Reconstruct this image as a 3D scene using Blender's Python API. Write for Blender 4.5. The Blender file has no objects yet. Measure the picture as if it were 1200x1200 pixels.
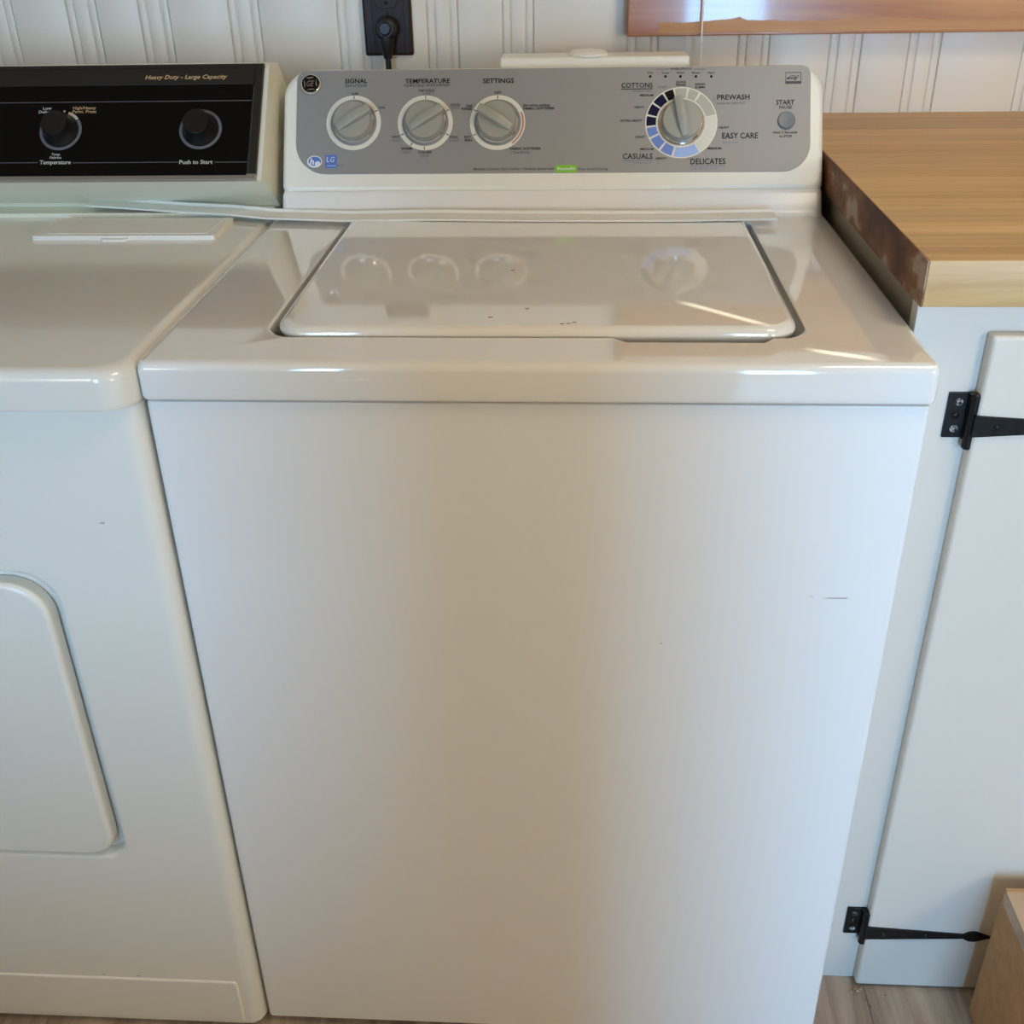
import bpy, bmesh, math, random
from mathutils import Vector, Matrix

random.seed(7)
sc = bpy.context.scene
col = sc.collection

# ------------------------------------------------------------------ camera
def cam_axes(yaw, pitch, roll):
    cy, sy, cp, sp = math.cos(yaw), math.sin(yaw), math.cos(pitch), math.sin(pitch)
    f = Vector((sy*cp, cy*cp, sp)); r = Vector((cy, -sy, 0)); u = r.cross(f)
    c, s = math.cos(roll), math.sin(roll)
    return c*r + s*u, -s*r + c*u, f
cd = bpy.data.cameras.new('camera'); cam = bpy.data.objects.new('camera', cd); col.objects.link(cam)
cr, cu_, cf = cam_axes(-0.06602, -0.51523, -0.02046)
cam.matrix_world = Matrix(((cr.x, cu_.x, -cf.x, 0.0391), (cr.y, cu_.y, -cf.y, -0.8617), (cr.z, cu_.z, -cf.z, 1.2572), (0, 0, 0, 1)))
cd.sensor_width = 36; cd.sensor_fit = 'HORIZONTAL'; cd.lens = 1260.66/1200*36; cd.clip_start = 0.01
sc.camera = cam

# ------------------------------------------------------------------ world, daylight, exposure
wd = bpy.data.worlds.new('sky'); sc.world = wd; wd.use_nodes = True
wd.node_tree.nodes['Background'].inputs[0].default_value = (0.62, 0.78, 1.0, 1)
wd.node_tree.nodes['Background'].inputs[1].default_value = 1.0
def area(name, loc, direction, sx, sz, power, color):
    l = bpy.data.lights.new(name, 'AREA'); l.shape = 'RECTANGLE'; l.size = sx; l.size_y = sz
    l.energy = power; l.color = color
    o = bpy.data.objects.new(name, l); col.objects.link(o); o.location = loc
    o.rotation_euler = Vector(direction).to_track_quat('-Z', 'Z').to_euler()
    return o
RX0, RX1, RY0, RY1, RZ1 = -1.35, 1.6, -3.0, 0.84, 2.4       # the room
WIN = [(-1.00, -0.50, 0.70, 2.0), (0.40, 0.90, 0.20, 1.9)]  # openings in the wall behind the camera
SIDE = (-1.55, -0.55, 0.25, 1.8)                             # opening in the right wall (y0, y1, z0, z1)
SKY = (0.28, 0.60, 1.0)
area('daylight_window_1', (-0.75, RY0+0.03, 1.35), (0, 1, 0), 0.46, 1.22, 53, SKY)
area('daylight_window_2', (0.65, RY0+0.03, 1.05), (0, 1, 0), 0.46, 1.62, 70, SKY)
sun = bpy.data.lights.new('sun', 'SUN'); sun.energy = 14; sun.angle = math.radians(0.25); sun.color = (1.0, 0.97, 0.72)
SUN_DIR = Vector((-1.43, 1.01, -0.68)).normalized()
so = bpy.data.objects.new('sun', sun); col.objects.link(so); so.rotation_euler = SUN_DIR.to_track_quat('-Z', 'Y').to_euler()
sc.cycles.caustics_refractive = False; sc.cycles.caustics_reflective = False
area('top_fill', (0.85, -0.5, RZ1-0.075), (0, 0, -1), 0.5, 0.5, 10.5, (1.0, 0.80, 0.55))  # warm fill added overhead for ambient light, no such lamp is seen
area('side_fill', (RX1-0.12, -1.85, 1.25), (-0.8, 1, -0.1), 0.35, 0.35, 12.5, (1.0, 0.80, 0.56))  # added warm fill from the right for the fronts and the counter
area('side_fill_2', (RX0+0.12, -1.85, 1.25), (0.8, 1, -0.1), 0.35, 0.35, 3.2, (1.0, 0.80, 0.56))  # weak warm fill added on the left for the dryer and wall
vs = sc.view_settings
vs.view_transform = 'Standard'; vs.look = 'None'; vs.gamma = 1.0; vs.use_curve_mapping = False
vs.exposure = 0.14
sc.cycles.use_denoising = True
sc.cycles.max_bounces = 8; sc.cycles.diffuse_bounces = 5

# ------------------------------------------------------------------ helpers
def mat(name, color, rough=0.5, metal=0.0, coat=0.0, spec=0.5, emit=None):
    m = bpy.data.materials.new(name); m.use_nodes = True
    b = m.node_tree.nodes['Principled BSDF']
    b.inputs['Base Color'].default_value = (*color, 1); b.inputs['Roughness'].default_value = rough
    b.inputs['Metallic'].default_value = metal; b.inputs['Coat Weight'].default_value = coat
    b.inputs['Coat Roughness'].default_value = 0.06
    b.inputs['Specular IOR Level'].default_value = spec
    return m
def nodes(m): return m.node_tree.nodes, m.node_tree.links, m.node_tree.nodes['Principled BSDF']
def grain(name, c1, c2, scale=(3, 40, 40), rough=0.45, detail=6, vary=0.0, coat=0.0, bump=0.05, distortion=1.0, ramp=(0.3, 0.7)):
    """wood grain, stretched along the local axis with the smallest scale; vary = tone change from piece to piece"""
    m = mat(name, c1, rough, coat=coat); N, L, B = nodes(m)
    tc = N.new('ShaderNodeTexCoord'); mp = N.new('ShaderNodeMapping'); mp.inputs['Scale'].default_value = scale
    oi = N.new('ShaderNodeObjectInfo'); mul = N.new('ShaderNodeVectorMath'); mul.operation = 'SCALE'; mul.inputs[0].default_value = (7.3, 3.1, 5.7)
    L.new(oi.outputs['Random'], mul.inputs['Scale'])
    add = N.new('ShaderNodeVectorMath'); add.operation = 'ADD'
    L.new(tc.outputs['Object'], add.inputs[0]); L.new(mul.outputs[0], add.inputs[1]); L.new(add.outputs[0], mp.inputs['Vector'])
    nz = N.new('ShaderNodeTexNoise'); nz.inputs['Scale'].default_value = 1.0; nz.inputs['Detail'].default_value = detail
    nz.inputs['Distortion'].default_value = distortion; nz.inputs['Roughness'].default_value = 0.6
    L.new(mp.outputs[0], nz.inputs['Vector'])
    rp = N.new('ShaderNodeValToRGB'); rp.color_ramp.elements[0].position = ramp[0]; rp.color_ramp.elements[1].position = ramp[1]
    rp.color_ramp.elements[0].color = (*c2, 1); rp.color_ramp.elements[1].color = (*c1, 1)
    L.new(nz.outputs[0], rp.inputs[0])
    out = rp.outputs[0]
    if vary:
        hs = N.new('ShaderNodeHueSaturation'); mr = N.new('ShaderNodeMapRange')
        mr.inputs['To Min'].default_value = 1-vary; mr.inputs['To Max'].default_value = 1+vary
        L.new(oi.outputs['Random'], mr.inputs[0]); L.new(mr.outputs[0], hs.inputs['Value']); L.new(out, hs.inputs['Color']); out = hs.outputs[0]
    L.new(out, B.inputs['Base Color'])
    if bump:
        bp = N.new('ShaderNodeBump'); bp.inputs['Strength'].default_value = bump; bp.inputs['Distance'].default_value = 0.001
        L.new(nz.outputs[0], bp.inputs['Height']); L.new(bp.outputs[0], B.inputs['Normal'])
    return m
def mottled(name, c1, c2, scale, rough=0.6, ramp=(0.35, 0.65), c3=None, bump=0.0):
    m = mat(name, c1, rough); N, L, B = nodes(m)
    tc = N.new('ShaderNodeTexCoord'); nz = N.new('ShaderNodeTexNoise'); mp = N.new('ShaderNodeMapping')
    mp.inputs['Scale'].default_value = scale if isinstance(scale, tuple) else (scale,)*3
    nz.inputs['Scale'].default_value = 1; nz.inputs['Detail'].default_value = 5
    L.new(tc.outputs['Object'], mp.inputs[0]); L.new(mp.outputs[0], nz.inputs['Vector'])
    rp = N.new('ShaderNodeValToRGB'); e = rp.color_ramp.elements
    e[0].position, e[1].position = ramp; e[0].color = (*c1, 1); e[1].color = (*c2, 1)
    if c3: k = e.new(ramp[1]+0.06); k.color = (*c3, 1)
    L.new(nz.outputs[0], rp.inputs[0]); L.new(rp.outputs[0], B.inputs['Base Color'])
    if bump:
        bp = N.new('ShaderNodeBump'); bp.inputs['Strength'].default_value = bump; bp.inputs['Distance'].default_value = 0.001
        L.new(nz.outputs[0], bp.inputs['Height']); L.new(bp.outputs[0], B.inputs['Normal'])
    return m

def rrect(x0, x1, y0, y1, r, n=6, notch=None):
    """rounded rectangle, counter-clockwise from the lower left; r = one radius or (bl, br, tr, tl); notch = x values on the lower edge"""
    if not isinstance(r, tuple): r = (r,)*4
    cs = [(x0+r[0], y0+r[0], 180, r[0]), (x1-r[1], y0+r[1], 270, r[1]), (x1-r[2], y1-r[2], 0, r[2]), (x0+r[3], y1-r[3], 90, r[3])]
    pts = []
    for i, (cx, cy, a, q) in enumerate(cs):
        for k in range(n+1):
            t = math.radians(a+90*k/n); pts.append((cx+q*math.cos(t), cy+q*math.sin(t)))
        if i == 0 and notch:
            pts += [(x, y0) for x in notch]
    return pts
def circle(cx, cy, r, n=40, ry=None):
    ry = r if ry is None else ry
    return [(cx+r*math.cos(2*math.pi*k/n), cy+ry*math.sin(2*math.pi*k/n)) for k in range(n)]
def loft(bm, loops, cap0=True, cap1=True, closed=True):
    vs_ = [[bm.verts.new(p) for p in lp] for lp in loops]
    n = len(loops[0])
    for a, b in zip(vs_, vs_[1:]):
        for i in range(n if closed else n-1):
            j = (i+1) % n; bm.faces.new((a[i], a[j], b[j], b[i]))
    if cap0: bm.faces.new(list(reversed(vs_[0])))
    if cap1: bm.faces.new(vs_[-1])
    return bm
def slab(bm, outline, z0, z1, bev=0.0, segs=3, both=False):
    """prism over a 2-D outline (local x, y) from z0 to z1 with rounded upper (and lower) edges"""
    cx = sum(p[0] for p in outline)/len(outline); cy = sum(p[1] for p in outline)/len(outline)
    hx = max(abs(p[0]-cx) for p in outline); hy = max(abs(p[1]-cy) for p in outline)
    def inset(d): return [(cx+(p[0]-cx)*(1-d/hx), cy+(p[1]-cy)*(1-d/hy)) for p in outline]
    lv = []
    if bev and both:
        for k in range(segs): t = k/segs*math.pi/2; lv.append((bev*(1-math.sin(t)), z0+bev*(1-math.cos(t))))
    lv.append((0, z0+(bev if both else 0)))
    if bev:
        for k in range(segs+1): t = k/segs*math.pi/2; lv.append((bev*(1-math.cos(t)), z1-bev*(1-math.sin(t))))
    else: lv.append((0, z1))
    loft(bm, [[(p[0], p[1], z) for p in inset(d)] for d, z in lv])
    return bm
def box(bm, x0, x1, y0, y1, z0, z1, bev=0.0, segs=2):
    b2 = bmesh.new()
    bmesh.ops.create_cube(b2, size=1.0)
    for v in b2.verts: v.co = Vector(((x0+x1)/2+v.co.x*(x1-x0), (y0+y1)/2+v.co.y*(y1-y0), (z0+z1)/2+v.co.z*(z1-z0)))
    if bev: bmesh.ops.bevel(b2, geom=list(b2.edges), offset=bev, segments=segs, profile=0.5, affect='EDGES')
    me = bpy.data.meshes.new('t'); b2.to_mesh(me); b2.free(); bm.from_mesh(me); bpy.data.meshes.remove(me)
    return bm
def lathe(bm, prof, n=40):
    rings = [[(r*math.cos(2*math.pi*k/n), r*math.sin(2*math.pi*k/n), h) for k in range(n)] for r, h in prof]
    loft(bm, rings, True, True); return bm
def annulus(bm, r0, r1, z0, z1, a0=0, a1=360, n=48, cx=0, cy=0):
    full = abs(a1-a0) >= 360
    cnt = n if full else n+1
    sec = []
    for k in range(cnt):
        t = math.radians(a0+(a1-a0)*k/n); c, s = math.cos(t), math.sin(t)
        sec.append([bm.verts.new((cx+r*c, cy+r*s, z)) for r, z in ((r0, z0), (r1, z0), (r1, z1), (r0, z1))])
    pairs = list(zip(sec, sec[1:])) + ([(sec[-1], sec[0])] if full else [])
    for a, b in pairs:
        for i in range(4):
            j = (i+1) % 4; bm.faces.new((a[i], a[j], b[j], b[i]))
    if not full: bm.faces.new(sec[0]); bm.faces.new(list(reversed(sec[-1])))
    return bm
def tube(bm, pts, r, n=10):
    pts = [Vector(p) for p in pts]; rr = r if isinstance(r, (list, tuple)) else [r]*len(pts)
    rings = []; ref = Vector((0.31, 0.17, 0.93))
    for i, p in enumerate(pts):
        d = (pts[min(i+1, len(pts)-1)]-pts[max(i-1, 0)]).normalized()
        a = ref.cross(d)
        if a.length < 0.1: a = Vector((1, 0, 0)).cross(d)
        a.normalize(); b = d.cross(a)
        rings.append([p+(a*math.cos(2*math.pi*k/n)+b*math.sin(2*math.pi*k/n))*rr[i] for k in range(n)])
    loft(bm, rings); return bm

def link(name, me, m, parent=None, world=None):
    o = bpy.data.objects.new(name, me); col.objects.link(o)
    if m and not me.materials: me.materials.append(m)
    if world is not None: o.matrix_basis = world
    if parent is not None:
        o.parent = parent
        o.matrix_parent_inverse = ROOT.get(parent.name, Matrix.Identity(4)).inverted()
    return o
ROOT = {}
def to_mesh(name, bm, M=None, angle=38):
    bmesh.ops.recalc_face_normals(bm, faces=bm.faces)
    if M is not None: bmesh.ops.transform(bm, matrix=M, verts=bm.verts)
    me = bpy.data.meshes.new(name); bm.to_mesh(me); bm.free()
    for p in me.polygons: p.use_smooth = True
    me.set_sharp_from_angle(angle=math.radians(angle))
    return me
def part(name, bm, m, parent=None, M=None, label=None, angle=38):
    o = link(name, to_mesh(name, bm, M, angle), m, parent)
    wn = o.modifiers.new('weighted', 'WEIGHTED_NORMAL'); wn.keep_sharp = True; wn.weight = 90
    if label: o['label'] = label
    return o
def thing(name, loc, label, cat, group=None):
    o = bpy.data.objects.new(name, None); col.objects.link(o); o.location = loc; o.empty_display_size = 0.05
    ROOT[o.name] = Matrix.Translation(loc)
    o['label'] = label; o['category'] = cat
    if group: o['group'] = group
    return o
def tagged(o, label, cat): o['label'] = label; o['category'] = cat; return o
def struct(name, bm, m, label=None, parent=None):
    o = part(name, bm, m, parent)
    if parent is None:
        o['kind'] = 'structure'
        if label: o['label'] = label; o['category'] = name.split('_')[0]
    return o
def frame(O, u, v):
    u, v = Vector(u).normalized(), Vector(v).normalized(); n = u.cross(v); O = Vector(O)
    return Matrix(((u.x, v.x, n.x, O.x), (u.y, v.y, n.y, O.y), (u.z, v.z, n.z, O.z), (0, 0, 0, 1)))
def text(s, M, u, v, w, h, m, parent, shear=0.0, bold=0.0, n=0.0006, name='lettering'):
    c = bpy.data.curves.new('t', 'FONT'); c.body = s; c.size = 1; c.align_x = 'CENTER'; c.shear = shear; c.offset = bold
    c.resolution_u = 2
    o = bpy.data.objects.new('t', c)
    me = bpy.data.meshes.new_from_object(o)
    xs = [q.co.x for q in me.vertices]; x0, x1 = min(xs), max(xs)
    sx = w/(x1-x0); sy = h/0.69
    T = M @ Matrix.Translation((u, v-h/2, n)) @ Matrix.Diagonal((sx, sy, 1, 1)) @ Matrix.Translation((-(x0+x1)/2, 0, 0))
    me.transform(T); me.name = name
    bpy.data.objects.remove(o); bpy.data.curves.remove(c)
    me.materials.clear()
    return link(name, me, m, parent)

# ------------------------------------------------------------------ materials
enamel = mat('white_enamel', (0.80, 0.80, 0.79), 0.30, coat=0.12)
enamel_top = mat('white_enamel_gloss', (0.79, 0.78, 0.755), 0.06, coat=0.8)
plastic_w = mat('warm_white_plastic', (0.80, 0.79, 0.72), 0.35)
cream = mat('cream_enamel', (0.79, 0.78, 0.72), 0.30, coat=0.12)
cream_plastic = mat('cream_plastic', (0.78, 0.76, 0.63), 0.32)
cream_top = mat('cream_enamel_gloss', (0.76, 0.74, 0.68), 0.16, coat=0.4)
silver = mat('silver_panel', (0.30, 0.30, 0.30), 0.48, metal=0.25)
knob_grey = mat('knob_grey', (0.33, 0.33, 0.29), 0.38)
chrome = mat('chrome', (0.72, 0.72, 0.72), 0.15, metal=1.0)
ink = mat('black_ink', (0.012, 0.012, 0.014), 0.6, spec=0.15)
ink_grey = mat('grey_ink', (0.10, 0.10, 0.11), 0.6, spec=0.15)
ink_blue = mat('blue_grey_ink', (0.13, 0.20, 0.36), 0.5)
ivory = mat('ivory_print', (0.74, 0.72, 0.63), 0.45)
navy = mat('navy_print', (0.008, 0.008, 0.035), 0.6, spec=0.15)
blackp = mat('black_print', (0.004, 0.004, 0.006), 0.6, spec=0.15)
blue = mat('blue_print', (0.14, 0.24, 0.60), 0.4)
blue_l = mat('light_blue_print', (0.33, 0.47, 0.85), 0.4)
putty = mat('putty_print', (0.44, 0.44, 0.37), 0.45)
ivory_d = mat('pale_ivory_print', (0.68, 0.68, 0.60), 0.45)
logo_blue = mat('logo_blue', (0.10, 0.19, 0.52), 0.4)
white_print = mat('white_print', (0.8, 0.82, 0.85), 0.45)
green = mat('green_print', (0.22, 0.55, 0.03), 0.4)
red_print = mat('dusty_red_print', (0.52, 0.25, 0.20), 0.45)
button_grey = mat('button_blue_grey', (0.16, 0.18, 0.20), 0.4)
black_gloss = mat('black_glass_panel', (0.003, 0.003, 0.003), 0.3, spec=0.15)
black_trim = mat('brown_black_trim', (0.020, 0.018, 0.014), 0.45, spec=0.3)
black_knob = mat('black_knob', (0.007, 0.007, 0.008), 0.3)
grey_print = mat('grey_print', (0.14, 0.14, 0.16), 0.5)
gold_print = mat('gold_print', (0.62, 0.42, 0.22), 0.5)
pale_print = mat('pale_print', (0.62, 0.62, 0.60), 0.5)
alu = mat('aluminium_trim', (0.45, 0.44, 0.42), 0.3, metal=0.8)
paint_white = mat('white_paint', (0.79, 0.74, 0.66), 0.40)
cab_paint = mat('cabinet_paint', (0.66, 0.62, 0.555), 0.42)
raw_side = mat('unpainted_side', (0.36, 0.31, 0.24), 0.7)
iron = mottled('black_iron', (0.006, 0.006, 0.006), (0.012, 0.012, 0.012), 90, 0.32, (0.4, 0.7), bump=0.25)
iron.node_tree.nodes['Principled BSDF'].inputs['Specular IOR Level'].default_value = 0.25
screw_m = mottled('worn_screw', (0.02, 0.02, 0.02), (0.45, 0.46, 0.48), 260, 0.35, (0.45, 0.6))
brown_plate = mottled('brown_bakelite', (0.020, 0.010, 0.008), (0.040, 0.021, 0.018), (300, 40, 20), 0.42)
brown_plate.node_tree.nodes['Principled BSDF'].inputs['Specular IOR Level'].default_value = 0.18
rubber = mat('black_rubber', (0.006, 0.006, 0.007), 0.42)
vinyl = mat('white_vinyl_strip', (0.80, 0.80, 0.75), 0.35)
cardboard = mottled('cardboard', (0.45, 0.26, 0.12), (0.52, 0.31, 0.15), (4, 60, 60), 0.8)
tape = mat('packing_tape', (0.50, 0.36, 0.23), 0.25, coat=0.15)
maple = grain('maple_staves', (0.66, 0.44, 0.20), (0.54, 0.33, 0.13), (1.8, 60, 60), 0.46, vary=0.12, coat=0.0, bump=0.02, ramp=(0.36, 0.60))
end_stain = mottled('dark_stained_end', (0.075, 0.030, 0.014), (0.22, 0.095, 0.045), (13, 13, 24), 0.5, (0.36, 0.58), (0.38, 0.29, 0.23))
end_stain.node_tree.nodes['Principled BSDF'].inputs['Specular IOR Level'].default_value = 0.15
pine = grain('varnished_pine', (0.50, 0.20, 0.055), (0.33, 0.11, 0.028), (2.0, 30, 34), 0.24, coat=0.6, bump=0.12)
vinylfloor = grain('vinyl_plank', (0.46, 0.37, 0.29), (0.25, 0.185, 0.135), (26, 2.2, 26), 0.45, vary=0.10, bump=0.04, ramp=(0.36, 0.62))
joint = mat('floor_joint', (0.17, 0.13, 0.10), 0.8)
tan_wall = mat('tan_wall', (0.50, 0.36, 0.22), 0.7)
ceil_m = mat('warm_ceiling', (0.52, 0.35, 0.19), 0.8)
glass = mat('window_glass', (1, 1, 1), 0.0)
glass.node_tree.nodes['Principled BSDF'].inputs['Transmission Weight'].default_value = 1.0

# ------------------------------------------------------------------ the room
fl = struct('floor', box(bmesh.new(), RX0, RX1, RY0, RY1, -0.06, -0.0025), joint, 'grey brown wood-look plank floor under the appliances')
pw, pl = 0.178, 1.22
plank_me = to_mesh('plank', box(bmesh.new(), -pw/2+0.0003, pw/2-0.0003, -pl/2+0.0003, pl/2-0.0003, -0.0025, 0.0, 0.0007, 1))
i = 0; x = RX0+pw/2
while x < RX1+pw/2:
    off = (i*0.43) % pl; y = RY0-off+pl/2
    while y-pl/2 < RY1:
        a, b = max(RY0, y-pl/2), min(RY1, y+pl/2); xr = min(x+pw/2, RX1)
        if b-a > 0.02 and xr-(x-pw/2) > 0.01:
            whole = b-a > pl-1e-4 and xr > x+pw/2-1e-4
            me = plank_me if whole else to_mesh('plank', box(bmesh.new(), -pw/2+0.0003, xr-x-0.0003, a-y+0.0003, b-y-0.0003, -0.0025, 0.0, 0.0007, 1))
            link('plank', me, vinylfloor, fl, Matrix.Translation((x, y, 0)))
        y += pl
    x += pw; i += 1
ce = struct('ceiling', box(bmesh.new(), RX0-0.1, RX1+0.1, RY0-0.1, RY1+0.1, RZ1, RZ1+0.08), ceil_m, 'warm tan ceiling above the laundry corner')
lf = part('fill_fixture', box(bmesh.new(), 0.57, 1.13, -0.78, -0.22, RZ1-0.055, RZ1, 0.01, 2), paint_white, ce)  # casing made up for the added overhead fill
struct('wall_shade_pier', box(bmesh.new(), -0.42, 0.36, -1.34, -1.12, 0, RZ1, 0.006, 2), tan_wall, 'added tan pier that shades the middle of the washer')  # unseen pier added to block window light, like a person standing there
struct('wall_shade_low', box(bmesh.new(), RX0, -0.42, -1.34, -1.12, 0, 0.70, 0.006, 2), tan_wall, 'added low tan wall that shades the lower left of the machines')  # unseen half wall added to keep the left window off the low fronts
wl = struct('wall_left', box(bmesh.new(), RX0-0.1, RX0, RY0-0.1, RY1+0.1, 0, RZ1), tan_wall, 'tan wall beyond the dryer')
part('fill_bracket', box(bmesh.new(), RX0, RX0+0.05, -1.95, -1.75, 1.1, 1.4, 0.01, 2), paint_white, wl)  # mount made up for the added left fill
# right wall with its window opening
bm = bmesh.new(); y0, y1, z0, z1 = SIDE
box(bm, RX1, RX1+0.1, RY0-0.1, y0, 0, RZ1); box(bm, RX1, RX1+0.1, y1, RY1+0.1, 0, RZ1); box(bm, RX1, RX1+0.1, y0, y1, 0, z0); box(bm, RX1, RX1+0.1, y0, y1, z1, RZ1)
wr = struct('wall_right', bm, tan_wall, 'tan wall with a window to the right of the cabinet')
part('fill_bracket', box(bmesh.new(), RX1-0.05, RX1, -1.95, -1.75, 1.1, 1.4, 0.01, 2), paint_white, wr)  # mount made up for the added right fill
# wall behind the camera with two openings
bm = bmesh.new(); xs = RX0
for (a, b, c, d) in WIN:
    box(bm, xs, a, RY0-0.1, RY0, 0, RZ1); box(bm, a, b, RY0-0.1, RY0, 0, c); box(bm, a, b, RY0-0.1, RY0, d, RZ1); xs = b
box(bm, xs, RX1, RY0-0.1, RY0, 0, RZ1)
struct('wall_front', bm, tan_wall, 'tan wall with two tall windows facing the washer')
def window(name, M, w, h, label):
    bm = bmesh.new(); t = 0.05
    box(bm, -w/2, w/2, -h/2, -h/2+t, -0.03, 0.03, 0.004); box(bm, -w/2, w/2, h/2-t, h/2, -0.03, 0.03, 0.004)
    box(bm, -w/2, -w/2+t, -h/2, h/2, -0.03, 0.03, 0.004); box(bm, w/2-t, w/2, -h/2, h/2, -0.03, 0.03, 0.004)
    o = part(name, bm, paint_white, None, M); o['kind'] = 'structure'; o['label'] = label; o['category'] = 'window'
    part('muntin', box(bmesh.new(), -w/2+t, w/2-t, -0.015, 0.015, -0.012, 0.012, 0.003), paint_white, o, M)
    for a, b in ((-h/2+t, -0.015), (0.015, h/2-t)):
        part('pane', box(bmesh.new(), -w/2+t, w/2-t, a, b, -0.003, 0.003), glass, o, M)
for k, (a, b, c, d) in enumerate(WIN):
    window('window_%d' % (k+1), frame(((a+b)/2, RY0-0.05, (c+d)/2), (1, 0, 0), (0, 0, 1)), b-a, d-c, ['narrower white window behind the camera', 'wide low white window behind the camera'][k])
# unseen shutter added; a crack in each half is shaped for the sun streaks
M3 = Matrix(((0, 0, 1, RX1+0.05), (1, 0, 0, 0), (0, 1, 0, 0), (0, 0, 0, 1)))
def sl(pts, x): return [(p[0], p[1], x) for p in pts]
bm = bmesh.new()
for za, zb, sun_slit in ((z0, 1.595, [(-0.9465, 1.559), (-0.9405, 1.559), (-0.956, 1.583), (-0.962, 1.583)]), (1.595, z1, [(-0.9425, 1.606), (-0.9335, 1.606), (-0.9195, 1.6386), (-0.9285, 1.6386)])):
    outer = [(y0, za), (y1, za), (y1, zb), (y0, zb)]
    loft(bm, [sl(outer, -0.004), sl(sun_slit, -0.0015), sl(sun_slit, 0.0015), sl(outer, 0.004), sl(outer, -0.004)], False, False)
o = part('window_3', bm, cab_paint, None, M3)
o['kind'] = 'structure'; o['label'] = 'added shutter with slits shaped for the sun streaks on the washer'; o['category'] = 'window'

# beadboard back wall: wide boards between bead strips
wb = struct('wall_back', box(bmesh.new(), RX0-0.1, RX1+0.1, RY1+0.0042, RY1+0.1, 0, RZ1), paint_white, 'off white beadboard wall behind washer and dryer')
groups = [-1.25, -1.12, -0.985, -0.843, -0.716, -0.608, -0.474, -0.314, -0.183, -0.073, 0.108, 0.268, 0.399, 0.511, 0.672, 0.80, 0.93, 1.09, 1.22, 1.36, 1.52]
def wall_piece(name, x0, x1, depth, bev):
    me = to_mesh(name, box(bmesh.new(), -(x1-x0)/2, (x1-x0)/2, 0.0025, depth, 0, RZ1, bev, 2))
    link(name, me, paint_white, wb, Matrix.Translation(((x0+x1)/2, RY1+0.0045-depth, 0)))
bead_me = to_mesh('bead', box(bmesh.new(), -0.0052, 0.0052, 0.0015, 0.005, 0, RZ1, 0.0022, 2))
mid_me = to_mesh('bead_flat', box(bmesh.new(), -0.0104, 0.0104, 0.0005, 0.0045, 0, RZ1, 0.0022, 2))
prev = RX0
for g in groups:
    wall_piece('board', prev, g, 0.006, 0.0022)
    for cx in (g+0.0060, g+0.0395): link('bead', bead_me, paint_white, wb, Matrix.Translation((cx, RY1+0.001, 0)))
    link('bead_flat', mid_me, paint_white, wb, Matrix.Translation((g+0.0228, RY1+0.0015, 0)))
    prev = g+0.0455
wall_piece('board', prev, RX1, 0.006, 0.0022)

# ------------------------------------------------------------------ washing machine
W = 0.3475; H = 0.914
wm = thing('washing_machine', (0, 0.31, 0), 'white top-loading washing machine with silver control panel, beside the wooden countertop', 'washing machine')
bm = bmesh.new()
def xz(loop, y): return [(p[0], y, p[1]) for p in loop]
def bodyloop(d, y): return xz(rrect(-0.3460+d, 0.3455-d, 0.012+d*0.3, 0.8745-d*0.3, 0.003, 3), y)
loft(bm, [bodyloop(0, 0.68), bodyloop(0, 0.012), bodyloop(0.0008, 0.0090), bodyloop(0.0025, 0.0070), bodyloop(0.006, 0.006)])
body = part('cabinet_body', bm, enamel, wm)
for sx in (-1, 1):
    for y in (0.07, 0.56):
        part('foot', lathe(bmesh.new(), [(0.022, 0), (0.022, 0.008), (0.010, 0.010), (0.010, 0.02)], 20), rubber, wm, Matrix.Translation((sx*0.29, y, 0)))
# top deck with the well that takes the lid
notch = [0.072, 0.084, 0.206, 0.2165]
def deckloop(d, z): return [(p[0], p[1], z) for p in rrect(-W+d, W-d, d, 0.68-d, max(0.009-d, 0.003), 6, notch)]
LX0, LX1, LY0, LY1 = -0.241, 0.241, 0.070, 0.462
def wellloop(d, z):
    lp = rrect(LX0-0.007-d, LX1+0.007+d, LY0-0.003-d, LY1+0.003+d, (0.030, 0.030, 0.012, 0.012), 6, notch)
    lp = [list(p) for p in lp]
    k = 7
    for q, dy in zip(range(k, k+4), (0, -0.011, -0.011, 0)): lp[q][1] += dy
    return [(p[0], p[1], z) for p in lp]
bm = bmesh.new()
loft(bm, [deckloop(0.004, 0.877), deckloop(0.0012, 0.878), deckloop(0, 0.881), deckloop(0, 0.905), deckloop(0.0012, 0.9095), deckloop(0.004, 0.9128), deckloop(0.009, 0.914),
          wellloop(0.004, 0.914), wellloop(0.001, 0.9125), wellloop(0, 0.909), wellloop(0, 0.880)])
deck = part('top_deck', bm, enamel_top, wm)
bm = bmesh.new()
slab(bm, rrect(LX0, LX1, LY0, LY1, (0.030, 0.030, 0.008, 0.008), 8), 0.9045, 0.921, 0.008, 5, True)
lid = part('lid', bm, enamel_top, wm)
# backsplash under the console
def bsloop(d, z, y): return [(p[0], p[1], z) for p in rrect(-0.336+d, 0.341-d, y, 0.66, (0.008, 0.008, 0.003, 0.003), 4)]
part('backsplash', loft(bmesh.new(), [bsloop(0, 0.9125, 0.488), bsloop(0, 0.9165, 0.493), bsloop(0, 0.921, 0.4955), bsloop(0, 0.938, 0.505), bsloop(0.0015, 0.9425, 0.510)]), enamel, wm)
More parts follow.
